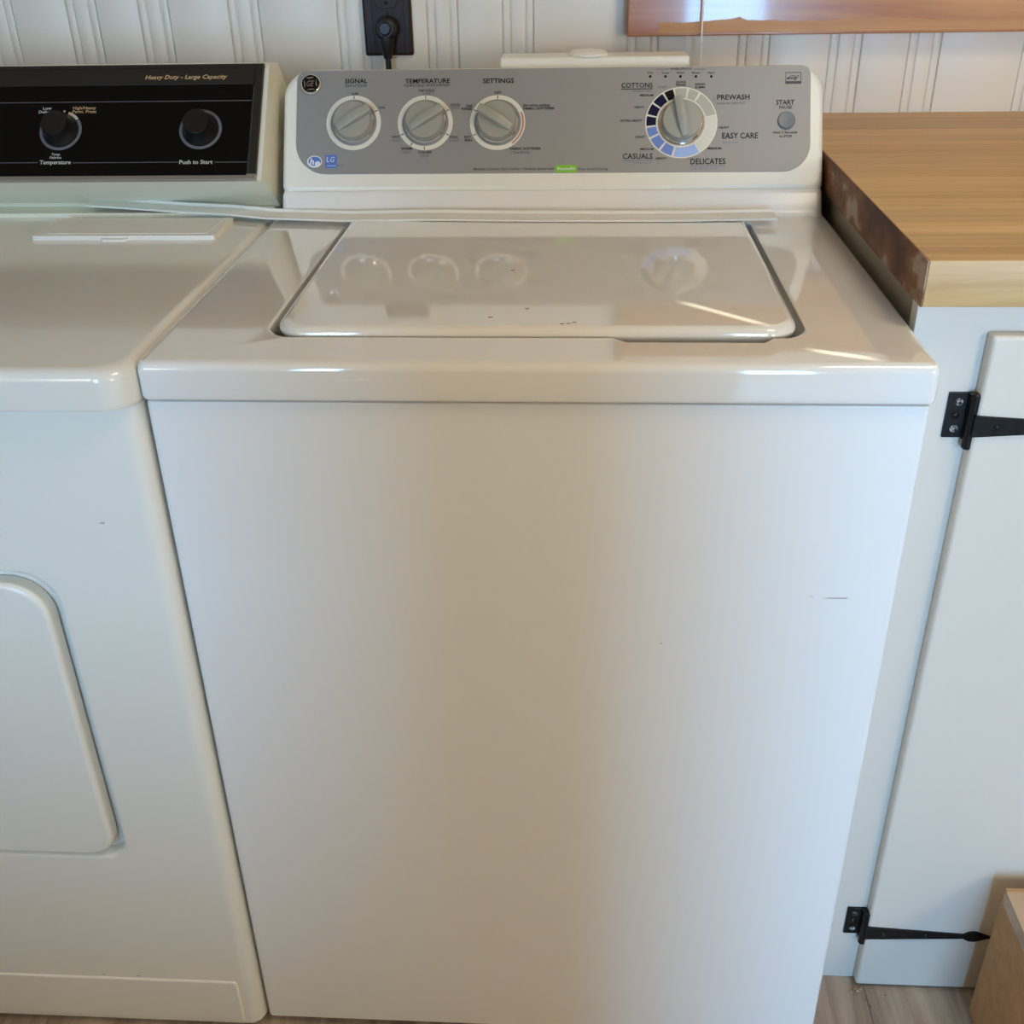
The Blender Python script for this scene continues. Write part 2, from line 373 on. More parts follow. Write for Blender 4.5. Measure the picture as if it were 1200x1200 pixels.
# console: face plane tilted back 31 degrees
ta = math.radians(31)
FW = frame((0, 0.512, 0.943), (1, 0, 0), (0, math.sin(ta), math.cos(ta)))
def conloop(d, n, lower=0.0):
    return [(p[0], p[1], n) for p in rrect(-0.3375+d, 0.3425-d, -0.001+d-lower, 0.1580-d, (0.010, 0.010, 0.036, 0.036), 10)]
bm = bmesh.new()
loft(bm, [conloop(0.012, -0.085, 0), conloop(0, -0.060), conloop(0, -0.010), conloop(0.0008, -0.005), conloop(0.003, -0.0015), conloop(0.007, 0.0)])
con = part('console', bm, plastic_w, wm, FW)
panel_outline = rrect(-0.3195, 0.3257, 0.0212, 0.1540, (0.040, 0.034, 0.012, 0.013), 10)
pan = part('control_panel', slab(bmesh.new(), panel_outline, -0.001, 0.0012, 0.0004, 2), silver, wm, FW, 'brushed silver control panel')
PZ = 0.0016
styles = {'b': (ink, 0, 0.018), 'i': (ink_grey, 0.25, 0.01), 'g': (ink_grey, 0, 0.0), 'n': (ink, 0, 0.012), 'bl': (ink_blue, 0, 0.0), 'w': (white_print, 0, 0.02)}
WASHER_TEXT = [
    ('SIGNAL', -0.2433, 0.1401, 0.0288, 0.0055, 'b'), ('End of Cycle', -0.2435, 0.1344, 0.0285, 0.0035, 'i'), ('OFF', -0.2444, 0.1233, 0.0088, 0.0031, 'b'),
    ('ON', -0.2102, 0.1057, 0.0076, 0.0031, 'b'), ('TEMPERATURE', -0.1522, 0.1391, 0.0571, 0.0055, 'b'), ('PerfecTemp WASH/RINSE', -0.1530, 0.1336, 0.0587, 0.0033, 'i'),
    ('TAP COLD', -0.1534, 0.1268, 0.0207, 0.0031, 'b'), ('COLD', -0.1533, 0.1225, 0.0109, 0.0028, 'g'), ('COLD', -0.1162, 0.1085, 0.0119, 0.0030, 'b'),
    ('COLD', -0.1159, 0.1046, 0.0114, 0.0028, 'g'), ('COOL', -0.1175, 0.0671, 0.0114, 0.0030, 'b'), ('COLD', -0.1174, 0.0627, 0.0114, 0.0028, 'g'),
    ('COLORS', -0.1543, 0.0483, 0.0174, 0.0032, 'b'), ('COLD', -0.1545, 0.0435, 0.0114, 0.0030, 'g'), ('WARM', -0.1775, 0.0530, 0.0136, 0.0032, 'b'),
    ('COLD', -0.1778, 0.0484, 0.0111, 0.0029, 'g'), ('HOT', -0.1913, 0.0680, 0.0093, 0.0031, 'b'), ('COLD', -0.1910, 0.0633, 0.0109, 0.0028, 'g'),
    ('SETTINGS', -0.0623, 0.1384, 0.0391, 0.0057, 'b'), ('OFF', -0.0629, 0.1234, 0.0086, 0.0030, 'b'), ('2nd', -0.0990, 0.1071, 0.0072, 0.0030, 'b'),
    ('RINSE', -0.1019, 0.1031, 0.0132, 0.0030, 'b'), ('EXT.', -0.0997, 0.0670, 0.0090, 0.0030, 'b'), ('SPIN', -0.0995, 0.0629, 0.0094, 0.0030, 'b'),
    ('Set when adding', -0.0138, 0.1070, 0.0335, 0.0030, 'b'), ('FABRIC SOFTENER', -0.0108, 0.1028, 0.0394, 0.0030, 'b'), ('FABRIC SOFTENER', -0.0271, 0.0519, 0.0389, 0.0030, 'b'),
    ('+ 2nd RINSE', -0.0340, 0.0470, 0.0249, 0.0029, 'g'), ('Multiple Clothes Care Cycles - Variable Speed with', -0.0415, 0.0264, 0.1016, 0.0031, 'i'), ('PreciseFill', 0.0243, 0.0260, 0.0214, 0.0032, 'w'),
    ('Auto Load Sensing', 0.0576, 0.0258, 0.0378, 0.0031, 'i'), ('COTTONS', 0.1114, 0.1308, 0.0390, 0.0060, 'n'), ('REGULAR / FAST', 0.1180, 0.1232, 0.0234, 0.0019, 'g'),
    ('LIGHT', 0.1437, 0.1280, 0.0111, 0.0025, 'g'), ('MEDIUM', 0.1236, 0.1180, 0.0165, 0.0026, 'b'), ('HEAVY', 0.1150, 0.1030, 0.0127, 0.0026, 'b'),
    ('EXTRA HEAVY', 0.1051, 0.0861, 0.0266, 0.0026, 'b'), ('LIGHT', 0.1160, 0.0655, 0.0117, 0.0026, 'b'), ('MEDIUM', 0.1244, 0.0501, 0.0166, 0.0026, 'b'),
    ('CASUALS', 0.1132, 0.0413, 0.0372, 0.0067, 'n'), ('GENTLE / SLOW', 0.1195, 0.0325, 0.0233, 0.0020, 'bl'), ('HEAVY', 0.1425, 0.0384, 0.0132, 0.0026, 'b'),
    ('QUICK', 0.1661, 0.1344, 0.0127, 0.0026, 'b'), ('RINSE', 0.1662, 0.1308, 0.0121, 0.0026, 'b'), ('DRAIN', 0.1897, 0.1313, 0.0121, 0.0026, 'b'),
    ('& SPIN', 0.1897, 0.1273, 0.0121, 0.0026, 'b'), ('WASH STATUS', 0.1660, 0.1508, 0.0265, 0.0022, 'b'), ('Fill', 0.1276, 0.1463, 0.0058, 0.0021, 'b'),
    ('Soak', 0.1467, 0.1460, 0.0090, 0.0020, 'b'), ('Wash', 0.1650, 0.1460, 0.0095, 0.0020, 'b'), ('Rinse', 0.1845, 0.1458, 0.0095, 0.0020, 'b'),
    ('Spin', 0.2035, 0.1458, 0.0084, 0.0020, 'b'), ('PREWASH', 0.2309, 0.1147, 0.0400, 0.0062, 'n'), ('REGULAR / VERY FAST', 0.2286, 0.1069, 0.0347, 0.0020, 'g'),
    ('HEAVY', 0.2199, 0.0765, 0.0126, 0.0027, 'b'), ('EASY CARE', 0.2395, 0.0662, 0.0441, 0.0071, 'n'), ('GENTLE / FAST', 0.2282, 0.0577, 0.0205, 0.0020, 'bl'),
    ('MEDIUM', 0.2083, 0.0505, 0.0163, 0.0026, 'b'), ('DELICATES', 0.2003, 0.0343, 0.0432, 0.0071, 'n'), ('*', 0.1757, 0.0371, 0.0028, 0.0027, 'b'),
    ('*', 0.2070, 0.1115, 0.0026, 0.0025, 'b'), ('EXTRA GENTLE / SLOW', 0.1951, 0.0252, 0.0327, 0.0020, 'bl'), ('START', 0.2947, 0.1074, 0.0224, 0.0060, 'n'),
    ('PAUSE', 0.2950, 0.1012, 0.0152, 0.0036, 'n'), ('Hold 3 Seconds', 0.2947, 0.0699, 0.0298, 0.0028, 'b'), ('to STOP', 0.2953, 0.0650, 0.0152, 0.0029, 'b'),]
part('green_tag', slab(bmesh.new(), rrect(0.0108, 0.0374, 0.0216, 0.0307, 0.0004, 2), 0.001, 0.0016), green, pan, FW, 'bright green tag behind white lettering')
for s, u, v, w, h, st in WASHER_TEXT:
    m, sh, bo = styles[st]; text(s, FW, u, v, w, h, m, pan, sh, bo, PZ+(0.0004 if st == 'w' else 0))
def bar(u0, u1, v, t, m, name='rule_line', p=pan, M=FW, n=PZ):
    part(name, box(bmesh.new(), u0, u1, v-t/2, v+t/2, n-0.0004, n), m, p, M)
bar(0.0919, 0.1309, 0.1262, 0.0008, ink); bar(0.0946, 0.1318, 0.0359, 0.0008, ink_blue); bar(0.1788, 0.2219, 0.0288, 0.0005, ink_blue)
bar(0.1347, 0.1511, 0.1508, 0.0004, ink_grey); bar(0.1808, 0.1956, 0.1503, 0.0004, ink_grey)
for u, v in ((0.1278, 0.1417), (0.1467, 0.1415), (0.1653, 0.1413), (0.1845, 0.1411), (0.2035, 0.1409)):
    part('indicator_light', lathe(bmesh.new(), [(0.0016, 0.001), (0.0016, 0.0016), (0.0008, 0.0021)], 14), blackp, pan, FW @ Matrix.Translation((u, v, 0)))
# round emblem
bd = part('emblem', lathe(bmesh.new(), [(0.0136, 0.001), (0.0136, 0.0025), (0.0128, 0.0042), (0.0112, 0.0052), (0.0100, 0.0050)], 40), chrome, wm, FW @ Matrix.Translation((-0.3010, 0.1357, 0)), 'round chrome-rimmed black emblem')
part('emblem_disc', lathe(bmesh.new(), [(0.0112, 0.0050), (0.0112, 0.0054), (0.0098, 0.0057)], 40), blackp, bd, FW @ Matrix.Translation((-0.3010, 0.1357, 0)))
text('GE', FW, -0.3010, 0.1357, 0.0098, 0.0074, chrome, bd, 0.3, 0.0, 0.0061)
for k in range(4):
    a = 45+90*k+20
    bm = bmesh.new(); pts = []
    for q in range(11):
        t = math.radians(a+q*6.2); r = 0.0089-0.0016*math.sin(q/10*math.pi)
        pts.append((r*math.cos(t), r*math.sin(t), 0.0060))
    tube(bm, pts, [0.0003+0.0003*math.sin(q/10*math.pi) for q in range(11)], 6)
    part('scroll', bm, chrome, bd, FW @ Matrix.Translation((-0.3010, 0.1357, 0)))
# oval and square badges
bo_ = part('oval_badge', slab(bmesh.new(), circle(-0.295, 0.0371, 0.0095, 40, 0.0076), 0.001, 0.0016), white_print, pan, FW, 'white and blue oval badge')
part('oval_field', slab(bmesh.new(), circle(-0.2948, 0.0375, 0.0081, 40, 0.0060), 0.001, 0.0018), logo_blue, pan, FW)
text('h', FW, -0.2982, 0.0371, 0.0056, 0.0074, white_print, pan, 0.15, 0.03, 0.0021); text('e', FW, -0.2912, 0.0357, 0.0068, 0.0090, white_print, pan, 0.15, 0.03, 0.0021)
part('square_badge', slab(bmesh.new(), rrect(-0.2812, -0.2665, 0.0288, 0.0457, 0.0004, 2), 0.001, 0.0016), logo_blue, pan, FW, 'blue square badge with white letters')
text('L', FW, -0.2773, 0.0396, 0.0036, 0.0066, white_print, pan, 0, 0.0, 0.0021); text('G', FW, -0.2718, 0.0396, 0.0056, 0.0066, white_print, pan, 0.25, 0.0, 0.0021)
bar(-0.2790, -0.2672, 0.0316, 0.0012, blue_l, n=0.0020); bar(-0.2665, -0.2580, 0.0318, 0.0010, ink_blue)
# energy mark
es = part('energy_mark', annulus(bmesh.new(), 0.0052, 0.0058, 0.0012, 0.0016, 25, 170, 24, 0.3034, 0.1353), ink_grey, pan, FW)
for a, b, c, d in ((0.2948, 0.3140, 0.1445, 0.1451), (0.2948, 0.3140, 0.1332, 0.1338), (0.2948, 0.2954, 0.1306, 0.1451), (0.3134, 0.3140, 0.1306, 0.1451)):
    part('energy_frame', box(bmesh.new(), a, b, c, d, 0.0012, 0.0016), ink_grey, pan, FW)
bar(0.2948, 0.3140, 0.1318, 0.0024, ink_grey); text('energy', FW, 0.3031, 0.1382, 0.0130, 0.0036, ink, pan, 0.3, 0.01, PZ)
text('*', FW, 0.3098, 0.1384, 0.0035, 0.0050, ink, pan, 0, 0.02, PZ)
# start button
bt = part('start_button', lathe(bmesh.new(), [(0.0107, 0.001), (0.0107, 0.0035), (0.0100, 0.0043), (0.0080, 0.0040), (0.001, 0.0034)], 36), button_grey, wm, FW @ Matrix.Translation((0.2962, 0.0844, 0)), 'round blue-grey start button')
# rotary knobs
def washer_knob(u, v, ang, ring_r=(0.0295, 0.0350), size=1.0, label=None, ticks=()):
    M = FW @ Matrix.Translation((u, v, 0))
    k = part('knob', lathe(bmesh.new(), [(0.0248*size, 0.001), (0.0248*size, 0.004), (0.0238*size, 0.0125), (0.0228*size, 0.0138), (0.019*size, 0.0142), (0.002, 0.0144)], 48), knob_grey, wm, M, label)
    part('knob_rim', lathe(bmesh.new(), [(0.0262*size, 0.0008), (0.0262*size, 0.0030), (0.0252*size, 0.0040), (0.0244*size, 0.0040)], 48), chrome, k, M, 'bright metal rim')
    bm = bmesh.new(); L0, L1 = -0.0215*size, 0.0262*size; st = []
    for q in range(9):
        t = q/8; x = L0+(L1-L0)*t
        w = (0.0046+0.0012*math.sin(math.pi*t))*size; hgt = 0.0145+0.0085*min(1.0, 0.25+t*1.9)*(1 if t < 0.86 else 0.9)
        st.append([(x, -w*1.25, 0.008), (x, -w, hgt-0.0015), (x, -w*0.6, hgt), (x, w*0.6, hgt), (x, w, hgt-0.0015), (x, w*1.25, 0.008)])
    loft(bm, st)
    part('grip_ridge', bm, knob_grey, k, M @ Matrix.Rotation(math.radians(ang), 4, 'Z'))
    if ring_r:
        d = part('dial_ring', annulus(bmesh.new(), ring_r[0], ring_r[1], 0.0008, 0.0016), ivory, pan, M)
        for t in ticks:
            R = M @ Matrix.Rotation(math.radians(t), 4, 'Z')
            part('tick_mark', box(bmesh.new(), ring_r[0]+0.0008, ring_r[1]-0.0006, -0.00045, 0.00045, 0.0012, 0.0019), ink, pan, R)
    return M
washer_knob(-0.2457, 0.0865, 31, ticks=(90, 27), label='grey signal knob turned to the right')
washer_knob(-0.1543, 0.0857, 31, ticks=(90, 29, -28, -91, -122, 207), label='grey temperature knob turned to the right')
M = washer_knob(-0.0628, 0.0852, 149, ticks=(90, 151, 208), label='grey settings knob turned to the left')
part('red_arc', annulus(bmesh.new(), 0.0312, 0.0334, 0.0014, 0.0021, -55, 24, 30), red_print, pan, M)
M = washer_knob(0.1668, 0.0831, 103, None, 1.02, 'large grey cycle knob pointing up')
part('cycle_ring', annulus(bmesh.new(), 0.0285, 0.0448, 0.0008, 0.0016, n=72), ivory, pan, M)
part('cycle_ring_inner', annulus(bmesh.new(), 0.0268, 0.0290, 0.0008, 0.0019, n=72), chrome, pan, M)
for a, b, m in ((-31.5, -12.5, blackp), (-55, -31.5, navy), (-77, -55, navy), (-97, -77, navy), (-117, -97, blue), (-142, -117, blue), (-166, -142, blue), (-213, -166, blue_l),
                (120.5, 147, ivory_d), (78, 120.5, ivory_d), (32, 78, putty), (11, 32, putty), (-12.5, 11, putty)):
    part('cycle_segment', annulus(bmesh.new(), 0.0315, 0.0432, 0.0012, 0.0021, 90-b+1.9, 90-a-1.9, 14), m, pan, M)
# housing behind the console
rh = part('rear_housing', box(bmesh.new(), -0.064, 0.180, 0.628, 0.678, 0.925, 1.0835, 0.004, 3), plastic_w, wm)
part('round_cap', lathe(bmesh.new(), [(0.026, 0), (0.026, 0.002), (0.022, 0.0050), (0.012, 0.0066), (0.002, 0.0070)], 32), plastic_w, rh, Matrix.Translation((0.050, 0.652, 1.0835)))
# wear marks
rust = mat('rust_mark', (0.16, 0.07, 0.03), 0.7); scuff = mat('scuff_mark', (0.42, 0.40, 0.36), 0.6)
def fleck(p, parent, m, pts, M): part(p, slab(bmesh.new(), pts, 0, 0.0003), m, parent, M)
FF = frame((0, 0.006, 0), (1, 0, 0), (0, 0, 1)); FL = frame((0, 0, 0), (1, 0, 0), (0, 0, 1)); FT = frame((0, 0, 0.921), (1, 0, 0), (0, 1, 0))
fleck('scuff', body, scuff, [(0.276, 0.6742), (0.296, 0.6738), (0.302, 0.6746), (0.299, 0.6755), (0.285, 0.6752)], FF)
fleck('scuff', body, scuff, [(0.264, 0.6758), (0.268, 0.6755), (0.267, 0.6764)], FF)
fleck('scuff', body, scuff, [(0.125, 0.6175), (0.128, 0.617), (0.128, 0.6185)], FF)
for (x, y) in ((0.032, 0.0815), (0.026, 0.0805), (0.037, 0.0845), (-0.008, 0.122), (-0.041, 0.098), (-0.028, 0.245)):
    fleck('rust_fleck', lid, rust, [(x-0.002, y-0.0006), (x+0.0014, y-0.0003), (x+0.0024, y+0.0012), (x-0.001, y+0.0007)], FT)
pale = mat('pale_scratch', (0.82, 0.83, 0.85), 0.4)
for a in ([(-0.172, 0.8990), (-0.160, 0.9022), (-0.150, 0.9048), (-0.161, 0.9014)], [(-0.172, 0.8990), (-0.155, 0.8985), (-0.138, 0.8980), (-0.155, 0.8976)], [(-0.152, 0.9030), (-0.147, 0.9000), (-0.144, 0.8982), (-0.149, 0.9004)]):
    fleck('scratch', deck, pale, a, FL)

# ------------------------------------------------------------------ dryer
DX0, DX1 = -1.040, -0.3500
dr = thing('clothes_dryer', (-0.697, 0.31, 0), 'cream clothes dryer with black control panel, left of the washing machine', 'dryer')
door_hole = (-0.955, -0.4725, 0.3035, 0.692); DR = (0.028, 0.028, 0.042, 0.042)
def dl(d, y): return xz(rrect(DX0+d, DX1-d, 0.008, 0.8735, 0.003, 8), y)
def hole(d, y): return xz(rrect(door_hole[0]-d, door_hole[1]+d, door_hole[2]-d, door_hole[3]+d, DR, 8), y)
bm = bmesh.new()
loft(bm, [dl(0, 0.64), dl(0, 0.018), dl(0.0012, 0.010), dl(0.005, 0.003), dl(0.011, -0.001), dl(0.019, -0.002), hole(0.006, -0.002), hole(0.002, -0.0005), hole(0, 0.003), hole(0, 0.016)])
dbody = part('cabinet_body', bm, cream, dr)
door = part('door', slab(bmesh.new(), rrect(-0.946, -0.4845, 0.306, 0.6805, DR, 8), -0.014, 0.0035, 0.006, 4), cream, dr, frame((0, 0, 0), (1, 0, 0), (0, 0, 1)))
part('door_catch', box(bmesh.new(), -0.4850, -0.4785, 0.398, 0.407, -0.0010, 0.010, 0.0012), black_knob, door)
part('door_catch', box(bmesh.new(), -0.4875, -0.4775, 0.315, 0.331, -0.0015, 0.012, 0.0015), black_knob, door)
part('kick_panel', slab(bmesh.new(), rrect(DX0+0.02, -0.3745, 0.0135, 0.0895, (0.001, 0.001, 0.006, 0.006), 5), 0.0, 0.0045, 0.0025, 3), cream, dr, frame((0, 0, 0), (1, 0, 0), (0, 0, 1)))
for x in (-0.98, -0.41):
    for y in (0.08, 0.56): part('foot', lathe(bmesh.new(), [(0.02, 0), (0.02, 0.008), (0.009, 0.01), (0.009, 0.02)], 20), rubber, dr, Matrix.Translation((x, y, 0)))
def tl(d, z): return [(p[0], p[1], z) for p in rrect(DX0-0.002+d, -0.3480-d, -0.022+d, 0.650-d, (0.030, 0.030, 0.004, 0.004), 8)]
dtop = part('top', loft(bmesh.new(), [tl(0.004, 0.8745), tl(0.001, 0.8755), tl(0, 0.879), tl(0, 0.902), tl(0.0018, 0.9085), tl(0.006, 0.9126), tl(0.012, 0.914)]), cream_top, dr)
part('rear_ledge', box(bmesh.new(), DX0+0.002, -0.353, 0.499, 0.640, 0.910, 0.9195, 0.002, 2), cream_plastic, dr)
ll = part('lint_door', slab(bmesh.new(), rrect(-0.616, -0.392, 0.391, 0.474, 0.003, 3), 0.913, 0.9195, 0.0015, 2), cream, dr)
part('lint_door_face', slab(bmesh.new(), rrect(-0.606, -0.402, 0.399, 0.468, 0.004, 3), 0.9194, 0.9201, 0.0004, 1), cream, ll)
part('lint_door_lip', slab(bmesh.new(), rrect(-0.530, -0.496, 0.384, 0.393, (0.006, 0.006, 0.001, 0.001), 5), 0.9132, 0.9168, 0.001, 2), cream, ll)
# console body as an extruded side profile
prof = [(0.536, 0.918), (0.533, 0.924), (0.478, 0.9625), (0.4665, 0.9660), (0.566, 1.0820), (0.572, 1.0850), (0.610, 1.0840), (0.640, 1.05), (0.640, 0.918)]
bm = bmesh.new(); loft(bm, [[(DX0+0.002, y, z) for y, z in prof], [(-0.3488, y, z) for y, z in prof]])
dcon = part('console', bm, cream_plastic, dr, angle=20)
FD = frame((-0.354, 0.4650, 0.9670), (1, 0, 0), (0, 0.10, 0.116))
dp = part('control_panel', box(bmesh.new(), -0.684, -0.0125, 0.006, 0.1300, -0.002, 0.0015, 0.0004, 1), black_gloss, dr, FD, 'glossy black control panel')
part('panel_header', box(bmesh.new(), -0.684, -0.0115, 0.1300, 0.1525, -0.002, 0.0020, 0.0005, 1), black_trim, dp, FD)
part('panel_end_trim', box(bmesh.new(), -0.0105, -0.0005, 0.0070, 0.1560, -0.002, 0.0040, 0.0010, 2), black_trim, dp, FD)
part('panel_top_trim', box(bmesh.new(), -0.684, -0.0005, 0.1525, 0.1580, -0.050, 0.0024, 0.0008, 2), black_trim, dp, FD)
part('panel_foot_trim', box(bmesh.new(), -0.684, -0.0115, -0.0005, 0.0058, -0.002, 0.0030, 0.0008, 2), alu, dp, FD)
part('trim_end_clip', box(bmesh.new(), -0.0120, -0.0005, -0.0005, 0.0068, -0.002, 0.0045, 0.0008, 2), alu, dp, FD)
bar(-0.684, -0.0125, 0.1070, 0.0007, grey_print, 'rule_line', dp, FD, 0.0019)
bar(-0.684, -0.2770, 0.0246, 0.0006, grey_print, 'rule_line', dp, FD, 0.0019); bar(-0.2325, -0.0990, 0.0240, 0.0006, grey_print, 'rule_line', dp, FD, 0.0019); bar(-0.0535, -0.0125, 0.0236, 0.0006, grey_print, 'rule_line', dp, FD, 0.0019)
for s, u, v, w, h, m, sh in [
    ('Heavy Duty - Large Capacity', -0.0984, 0.1400, 0.1049, 0.0055, gold_print, 0.25), ('Temperature', -0.2545, 0.0246, 0.0398, 0.0052, pale_print, 0), ('Push to Start', -0.0764, 0.0237, 0.0418, 0.0052, pale_print, 0),
    ('Temp.', -0.2546, 0.0354, 0.0115, 0.0032, pale_print, 0), ('Fabrics', -0.2547, 0.0310, 0.0147, 0.0032, pale_print, 0), ('Low', -0.2725, 0.0985, 0.0110, 0.0038, pale_print, 0),
    ('Delicate', -0.2728, 0.0935, 0.0204, 0.0038, pale_print, 0), ('High/Heavy', -0.2247, 0.0985, 0.0294, 0.0039, gold_print, 0), ('Perm. Press', -0.2244, 0.0935, 0.0305, 0.0039, gold_print, 0)]:
    text(s, FD, u, v, w, h, m, dp, sh, 0.015, 0.0024)
for u, label in ((-0.2525, 'black dryer temperature knob'), (-0.0745, 'black dryer start knob')):
    M = FD @ Matrix.Translation((u, 0.0680, 0.0015))
    k = part('knob', lathe(bmesh.new(), [(0.0225, 0), (0.0220, 0.003), (0.0178, 0.008), (0.0168, 0.0185), (0.0158, 0.0202), (0.0130, 0.0196), (0.002, 0.0194)], 40), black_knob, dr, M, label)
    part('dial_ring', annulus(bmesh.new(), 0.0232, 0.0268, 0, 0.0006, 150 if u < -0.2 else 0, 395 if u < -0.2 else 360, 44), grey_print, k, M)
    if u < -0.2: part('dial_arc', annulus(bmesh.new(), 0.0232, 0.0268, 0, 0.0006, 38, 72, 12), pale_print, k, M)
    if u < -0.2: part('pointer_dot', lathe(bmesh.new(), [(0.0014, 0.0), (0.0014, 0.0007), (0.0004, 0.0008)], 12), pale_print, k, M @ Matrix.Translation((0.0022, 0.0264, 0)))
FDr = frame((0, -0.002, 0), (1, 0, 0), (0, 0, 1))
for (x, z) in ((-0.408, 0.752), (-0.545, 0.094), (-0.50, 0.0935)):
    fleck('scuff', dbody, scuff, [(x-0.003, z-0.0006), (x+0.002, z-0.001), (x+0.003, z+0.0004), (x, z+0.001)], FDr)

# ------------------------------------------------------------------ loose trim strip lying across both machines
path = [(-0.592, 0.5200, 0.9265), (-0.53, 0.5155, 0.9235), (-0.465, 0.5080, 0.9208), (-0.40, 0.4960, 0.9205), (-0.345, 0.480, 0.9195), (-0.25, 0.4690, 0.9190), (-0.145, 0.4620, 0.9218),
        (-0.04, 0.4560, 0.9218), (0.06, 0.4530, 0.9218), (0.17, 0.4530, 0.9218), (0.277, 0.4570, 0.9225)]
bm = bmesh.new(); secs = []
for i, p in enumerate(path):
    a = Vector(path[max(i-1, 0)]); b = Vector(path[min(i+1, len(path)-1)]); d = (b-a); d.z = 0; d.normalize(); nrm = Vector((-d.y, d.x, 0))
    w = 0.0160; P = Vector(p)
    secs.append([P+nrm*s+Vector((0, 0, z)) for s, z in ((-w, 0), (w, 0.001), (w, 0.006), (w*0.8, 0.006), (w*0.7, 0.0032), (-w*0.85, 0.0022), (-w, 0.0022))])
loft(bm, secs)
tagged(part('trim_strip', bm, vinyl), 'long thin white plastic trim strip lying across the dryer and washer tops', 'trim strip')

# ------------------------------------------------------------------ wooden countertop and painted cabinet
CX0, CX1, CY0, CY1, CZ0, CZ1 = 0.3465, 1.42, 0.085, 0.8385, 0.9355, 0.978
ct = thing('countertop', (0.88, 0.46, CZ0), 'butcher block wooden countertop with a dark stained left end, right of the washer', 'countertop')
n = 17; sw = (CY1-CY0)/n
for k in range(n):
    y = CY0+sw*(k+0.5); hw = sw/2-0.0001
    me = to_mesh('stave', box(bmesh.new(), -(CX1-CX0-0.0015)/2, (CX1-CX0-0.0015)/2, -hw, hw, 0, CZ1-CZ0, 0.0005 if k else 0.0012, 1 if k else 2))
    link('stave', me, maple, ct, Matrix.Translation(((CX0+0.0015+CX1)/2, y, CZ0)))
part('stained_end', box(bmesh.new(), CX0, CX0+0.0015, CY0+0.0010, CY1, CZ0-0.0002, CZ1-0.0006, 0.0002, 1), end_stain, ct, None, 'dark brown stained end of the countertop')
cb = thing('base_cabinet', (0.88, 0.45, 0), 'white painted base cabinet under the wooden countertop, with black strap hinges', 'cabinet')
FY = 0.106
bm = bmesh.new()
box(bm, 0.358, 0.376, FY+0.019, 0.836, 0.0, CZ0-0.0005); box(bm, 1.38, 1.40, FY+0.019, 0.836, 0.0, CZ0-0.0005)
box(bm, 0.376, 1.38, 0.82, 0.836, 0.0, CZ0-0.0005); box(bm, 0.376, 1.38, FY+0.02, 0.82, 0.02, 0.04)
part('carcass', bm, raw_side, cb)
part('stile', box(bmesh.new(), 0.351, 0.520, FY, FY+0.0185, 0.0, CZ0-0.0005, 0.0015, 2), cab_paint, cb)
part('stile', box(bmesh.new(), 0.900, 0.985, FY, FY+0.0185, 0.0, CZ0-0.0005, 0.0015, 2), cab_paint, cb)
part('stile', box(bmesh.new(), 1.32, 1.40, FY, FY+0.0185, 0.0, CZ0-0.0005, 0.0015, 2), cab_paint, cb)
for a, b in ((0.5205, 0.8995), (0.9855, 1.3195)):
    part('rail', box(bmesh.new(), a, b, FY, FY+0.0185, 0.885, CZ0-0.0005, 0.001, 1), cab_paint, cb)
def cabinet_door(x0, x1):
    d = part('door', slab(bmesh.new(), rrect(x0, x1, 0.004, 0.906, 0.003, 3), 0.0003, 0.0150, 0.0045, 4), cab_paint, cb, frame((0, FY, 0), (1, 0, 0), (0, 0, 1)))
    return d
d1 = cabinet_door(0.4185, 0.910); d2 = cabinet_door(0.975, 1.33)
part('knob', lathe(bmesh.new(), [(0.009, 0), (0.006, 0.012), (0.015, 0.020), (0.013, 0.028), (0.003, 0.030)], 24), iron, d1, frame((0.875, FY-0.0148, 0.50), (1, 0, 0), (0, 0, 1)))
def hinge(z):
    F0 = frame((0.4165, FY, z), (1, 0, 0), (0, 0, 1))
    h = part('hinge', slab(bmesh.new(), rrect(-0.0225, 0.0, -0.018, 0.029, 0.0008, 2), 0.0002, 0.0026, 0.0006, 1), iron, cb, F0, 'black iron strap hinge')
    tubebm = bmesh.new(); tube(tubebm, [(0.0005, -0.027, 0.0085), (0.0005, -0.0255, 0.0085), (0.0005, 0.0295, 0.0085), (0.0005, 0.031, 0.0085)], [0.0034, 0.0050, 0.0050, 0.0034], 14)
    box(tubebm, -0.005, 0.001, -0.018, 0.029, 0.001, 0.006)
    part('hinge_barrel', tubebm, iron, h, F0)
    out = [(0.0, -0.0112), (0.110, -0.0042), (0.1220, -0.0034)]
    blade = [(0.1255, -0.0062), (0.130, -0.0084), (0.136, -0.0088), (0.142, -0.0068), (0.149, -0.0036), (0.156, -0.0008), (0.158, 0.0)]
    lo = out+blade; up = [(x, -y) for x, y in reversed(lo[:-1])]
    part('hinge_strap', slab(bmesh.new(), lo+up, 0.0148, 0.0175, 0.0005, 1), iron, h, F0)
    for x, y in ((-0.0125, 0.0195), (-0.0135, 0.0055), (-0.0125, -0.0085)):
        part('screw', lathe(bmesh.new(), [(0.0040, 0.0020), (0.0038, 0.0032), (0.0022, 0.0042), (0.0006, 0.0045)], 14), screw_m if y != 0.0055 else iron, h, F0 @ Matrix.Translation((x, y, 0)))
    for x in (0.022, 0.075): part('screw', lathe(bmesh.new(), [(0.0034, 0.0168), (0.0032, 0.0180), (0.0018, 0.0190), (0.0005, 0.0192)], 14), iron, h, F0 @ Matrix.Translation((x, 0, 0)))
hinge(0.8165); hinge(0.1065)

